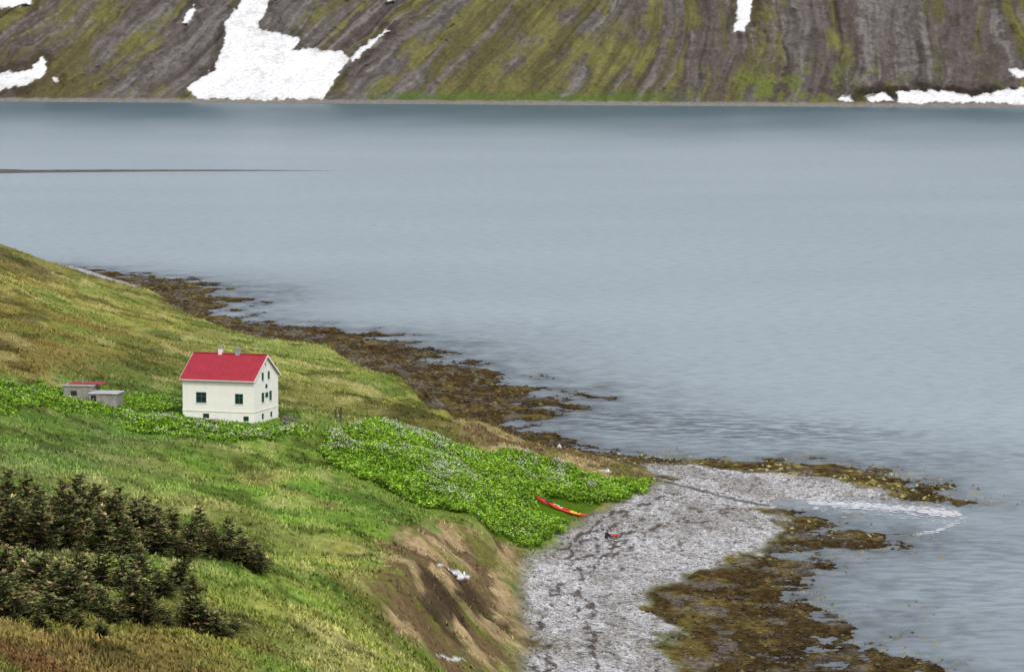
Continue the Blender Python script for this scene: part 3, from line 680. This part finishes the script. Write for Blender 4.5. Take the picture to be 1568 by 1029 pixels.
# ------------------------------------------------------------------ kayaks
def kayak(name,p,an,colr,deck,length=4.3):
    p=np.array(p);d=np.array([math.cos(an),math.sin(an)])
    ends=np.array([p+d*s*length*.42 for s in (-1,0,1)])
    ze=ztree(ends[:,0],ends[:,1]);pitch=-math.atan2(ze[2]-ze[0],length*.84)*-1
    pitch=math.atan2(ze[0]-ze[2],length*.84)
    e=empty(name,(p[0],p[1],float(max(ze[1],(ze[0]+ze[2])/2))+.08),an);e.rotation_euler=(math.radians(10),pitch,an)
    hm=plain(name.replace('.','_')+'_hull',colr,.35,.06);dm=plain(name.replace('.','_')+'_deck',deck,.4,.05)
    ns=25;nr=14;V_=[];Fq=[];mi=[]
    for i in range(ns):
        t_=i/(ns-1)*2-1;w=.31*max(.0,1-abs(t_)**2.3)**.75+.012;up_=.22*abs(t_)**3.2
        for j in range(nr):
            a=j/nr*2*math.pi;y=math.cos(a)*w;z=math.sin(a)
            z=z*.14 if z>0 else z*.18
            z*= (w/.32)**.35
            V_.append((t_*length/2,y,.17+z+up_))
    for i in range(ns-1):
        for j in range(nr):
            Fq.append((i*nr+j,(i+1)*nr+j,(i+1)*nr+(j+1)%nr,i*nr+(j+1)%nr));mi.append(1 if (1<=j<=5 and 14<=i<=19) else 0)
    Fq.append(tuple(range(nr)));Fq.append(tuple((ns-1)*nr+j for j in range(nr))[::-1]);mi+=[0,0]
    h=mesh_obj('hull',V_,Fq,hm,smooth=True,parent=e);h.data.materials.append(dm);h.data.polygons.foreach_set('material_index',mi)
    def disc(nm_,cx_,rx,ry,z0,z1,m):
        k_=20;v=[(cx_,0,z1)];
        for zz_ in (z0,z1): v+=[(cx_+rx*math.cos(q_*2*math.pi/k_),ry*math.sin(q_*2*math.pi/k_),zz_) for q_ in range(k_)]
        f=[(0,1+k_+q_,1+k_+(q_+1)%k_) for q_ in range(k_)]+[(1+q_,1+(q_+1)%k_,1+k_+(q_+1)%k_,1+k_+q_) for q_ in range(k_)]
        mesh_obj(nm_,v,f,m,parent=e)
    disc('coaming',-.25,.42,.22,.26,.34,darkm);disc('cockpit_seat',-.38,.18,.16,.34,.35,plain('kayak_seat',(.05,.05,.06),.8))
    disc('hatch_front',1.2,.15,.11,.24,.335,darkm);disc('hatch_rear',-1.3,.18,.13,.24,.335,darkm)
    return e
kp=px_ground([(843,775),(868,785)])
kayak('kayak',kp[0],math.radians(-30),(.62,.03,.025),(.66,.62,.55))
kayak('kayak.001',kp[1],math.radians(-16),(.66,.06,.02),(.75,.48,.03))

# ------------------------------------------------------------------ person sitting on the beach
pp=px_ground([(928,824)])[0];pz=float(ztree(pp[0],pp[1])[0])
person=empty('person',(pp[0],pp[1],pz),math.radians(25))
skinm=plain('skin',(.45,.28,.2),.6,.05);jack=plain('black_jacket',(.018,.018,.022),.8,.2);trou=plain('dark_trousers',(.03,.035,.05),.85,.2)
hair=plain('dark_hair',(.03,.02,.015),.8,.2)
def skin(name,pts,edges,rad,mat,lv=2):
    me=bpy.data.meshes.new(name);me.from_pydata(pts,edges,[]);o=bpy.data.objects.new(name,me);col.objects.link(o)
    m=o.modifiers.new('s','SKIN');m.use_smooth_shade=True
    for i,r_ in enumerate(rad): me.skin_vertices[0].data[i].radius=(r_,r_)
    me.skin_vertices[0].data[0].use_root=True
    s_=o.modifiers.new('d','SUBSURF');s_.levels=lv;s_.render_levels=lv
    me.materials.append(mat);o.parent=person;return o
pts=[(0,0,.14),(.03,0,.33),(.10,0,.52),(.13,0,.64),(.15,0,.70),
 (.12,.19,.60),(.26,.25,.40),(.46,.17,.36),(.12,-.19,.60),(.26,-.25,.40),(.46,-.17,.36)]
skin('upper_body',pts,[(0,1),(1,2),(2,3),(3,4),(2,5),(5,6),(6,7),(2,8),(8,9),(9,10)],[.16,.14,.16,.08,.06,.075,.055,.042,.075,.055,.042],jack)
pts=[(0,0,.13),(.05,.11,.13),(.38,.15,.46),(.52,.15,.07),(.68,.17,.05),(.05,-.11,.13),(.38,-.15,.46),(.52,-.15,.07),(.68,-.17,.05)]
skin('legs',pts,[(0,1),(1,2),(2,3),(3,4),(0,5),(5,6),(6,7),(7,8)],[.14,.10,.075,.05,.045,.10,.075,.05,.045],trou)
for sg in (1,-1):
    pts=[(.46,.17*sg,.36),(.53,.16*sg,.345)];ed=[(0,1)];rd=[.03,.034]
    for fi,(oy2,ln) in enumerate([(-.03,.085),(-.01,.095),(.01,.09),(.03,.075)]):
        b0=len(pts);y=.16*sg+oy2
        pts+=[(.56,y,.34),(.56+ln*.5,y,.33),(.56+ln*.9,y,.30)];ed+=[(1,b0),(b0,b0+1),(b0+1,b0+2)];rd+=[.011,.010,.008]
    b0=len(pts);pts+=[(.52,(.16-.045)*sg,.335),(.56,(.16-.06)*sg,.315)];ed+=[(1,b0),(b0,b0+1)];rd+=[.013,.010]
    skin('hand',pts,ed,rd,skinm,1)
def ball(nm_,c,r3,m):
    V_=[];Fq=[];n1_,n2_=12,18
    for i in range(n1_+1):
        th=math.pi*i/n1_
        for j in range(n2_):
            ph=2*math.pi*j/n2_;V_.append((c[0]+r3[0]*math.sin(th)*math.cos(ph),c[1]+r3[1]*math.sin(th)*math.sin(ph),c[2]+r3[2]*math.cos(th)))
    for i in range(n1_):
        for j in range(n2_): Fq.append((i*n2_+j,(i+1)*n2_+j,(i+1)*n2_+(j+1)%n2_,i*n2_+(j+1)%n2_))
    return mesh_obj(nm_,V_,Fq,m,smooth=True,parent=person)
ball('head',(.19,0,.83),(.095,.075,.12),skinm);ball('hair',(.17,0,.855),(.10,.085,.11),hair)
ball('nose',(.288,0,.82),(.018,.014,.022),skinm);ball('eye_l',(.268,.03,.84),(.012,.014,.009),darkm);ball('eye_r',(.268,-.03,.84),(.012,.014,.009),darkm)
ball('mouth',(.272,0,.785),(.01,.028,.007),plain('lips',(.35,.12,.1),.6));ball('ear_l',(.18,.082,.825),(.022,.012,.032),skinm);ball('ear_r',(.18,-.082,.825),(.022,.012,.032),skinm)
bp_=px_ground([(941,822)])[0];bag=empty('red_dry_bag',(bp_[0],bp_[1],float(ztree(bp_[0],bp_[1])[0])+.12),.4)
V_=[];Fq=[];ns=12
prf=[(-.36,.02),(-.34,.13),(-.2,.17),(.1,.17),(.26,.14),(.33,.09),(.40,.10),(.42,.02)]
for x,r_ in prf:
    for j in range(ns): V_.append((x,r_*math.cos(j*2*math.pi/ns),.05+r_*math.sin(j*2*math.pi/ns)*(1 if x<.3 else .35)))
for i in range(len(prf)-1):
    for j in range(ns): Fq.append((i*ns+j,(i+1)*ns+j,(i+1)*ns+(j+1)%ns,i*ns+(j+1)%ns))
mesh_obj('bag_body',V_,Fq,plain('red_fabric',(.5,.03,.03),.5,.1),smooth=True,parent=bag)
box('buckle',.30,.36,-.11,-.08,.03,.09,darkm,bag)

# ------------------------------------------------------------------ posts, rubble, pale boulder
wood=plain('grey_wood',(.07,.06,.05),.9,.3,8)
pst=px_ground([(522,652),(514,646)])
for i,q_ in enumerate(pst):
    e=empty('fence_post' if i==0 else 'fence_post.001',(q_[0],q_[1],float(ztree(*q_)[0])),.3)
    box('post',-.10,.10,-.10,.10,-.3,1.5-.5*i,wood,e,.02)
    if i==0: box('brace',-.34,-.105,-.05,.05,.55,.66,wood,e,.01);box('cap',-.13,.13,-.13,.13,1.503,1.57,wood,e,.01)
rq=inpoly(px_ground([(428,640),(458,643),(458,650),(432,652)]),70)
stones('stone_rubble',rq,ztree(rq[:,0],rq[:,1])+.08,rng.uniform(.10,.28,70),.6,np.array(lin((120,118,112)))[None]*rng.uniform(.4,1.3,(70,1)),smat)
bq=px_ground([(857,686)]);stones('pale_boulder',bq,ztree(bq[:,0],bq[:,1])+.25,np.array([.6]),.7,np.array([lin((190,185,170))]),smat)

# ------------------------------------------------------------------ river-mouth foam
foamm=plain('foam',(.78,.80,.82),.9,.25,2)
fl=[px_world(a,b_,0)[:2] for a,b_ in [(1240,770),(1300,773),(1360,778),(1420,783),(1470,788)]]
fl2=[px_world(a,b_,0)[:2] for a,b_ in [(1480,790),(1458,804),(1430,815),(1400,820)]]
V_=[];Fq=[]
def foam(line,cnt,wd2):
    for _ in range(cnt):
        i=random.randrange(len(line)-1);t_=random.random()
        x=line[i][0]*(1-t_)+line[i+1][0]*t_;y=line[i][1]*(1-t_)+line[i+1][1]*t_+random.gauss(0,wd2)
        rx,ry=random.uniform(.06,.5),random.uniform(.06,.32);b0=len(V_);zb=.03+.05*random.random()
        for k_ in range(7):
            a=k_*2*math.pi/7;r_=random.uniform(.5,1.2);V_.append((x+rx*r_*math.cos(a),y+ry*r_*math.sin(a),zb))
        Fq.append(tuple(range(b0,b0+7)))
foam(fl,800,1.0);foam(fl,600,3.0);foam(fl2,60,.6)
mesh_obj('river_foam',V_,Fq,foamm)

# ------------------------------------------------------------------ light, sky, camera
el,az=math.radians(46),math.radians(160)   # veiled sun behind the lookout
w=bpy.data.worlds.new('World');scene.world=w;w.use_nodes=True;N=w.node_tree.nodes;Lk=w.node_tree.links
sk=N.new('ShaderNodeTexSky');sk.sky_type='NISHITA';sk.sun_disc=False;sk.sun_elevation=el;sk.sun_rotation=az;sk.dust_density=3;sk.air_density=1
hs=N.new('ShaderNodeHueSaturation');hs.inputs['Saturation'].default_value=.38;hs.inputs['Value'].default_value=1.1
Lk.new(sk.outputs[0],hs.inputs['Color']);Lk.new(hs.outputs[0],N['Background'].inputs[0]);N['Background'].inputs[1].default_value=.15
sd_=bpy.data.lights.new('sun','SUN');sd_.energy=1.5;sd_.angle=math.radians(12);sd_.color=(1,.96,.9)
so=bpy.data.objects.new('sun',sd_);col.objects.link(so)
dirv=Vector((math.sin(az)*math.cos(el),math.cos(az)*math.cos(el),math.sin(el)))
so.rotation_euler=dirv.to_track_quat('Z','Y').to_euler()
cd=bpy.data.cameras.new('camera');cd.sensor_width=36;cd.lens=36*F/1568;cd.clip_end=20000;cd.clip_start=1
cam=bpy.data.objects.new('camera',cd);col.objects.link(cam);cam.location=(0,0,CAMH)
cam.rotation_euler=(math.pi/2-_p,0,0);scene.camera=cam
scene.view_settings.view_transform='Standard';scene.view_settings.look='None';scene.view_settings.exposure=0
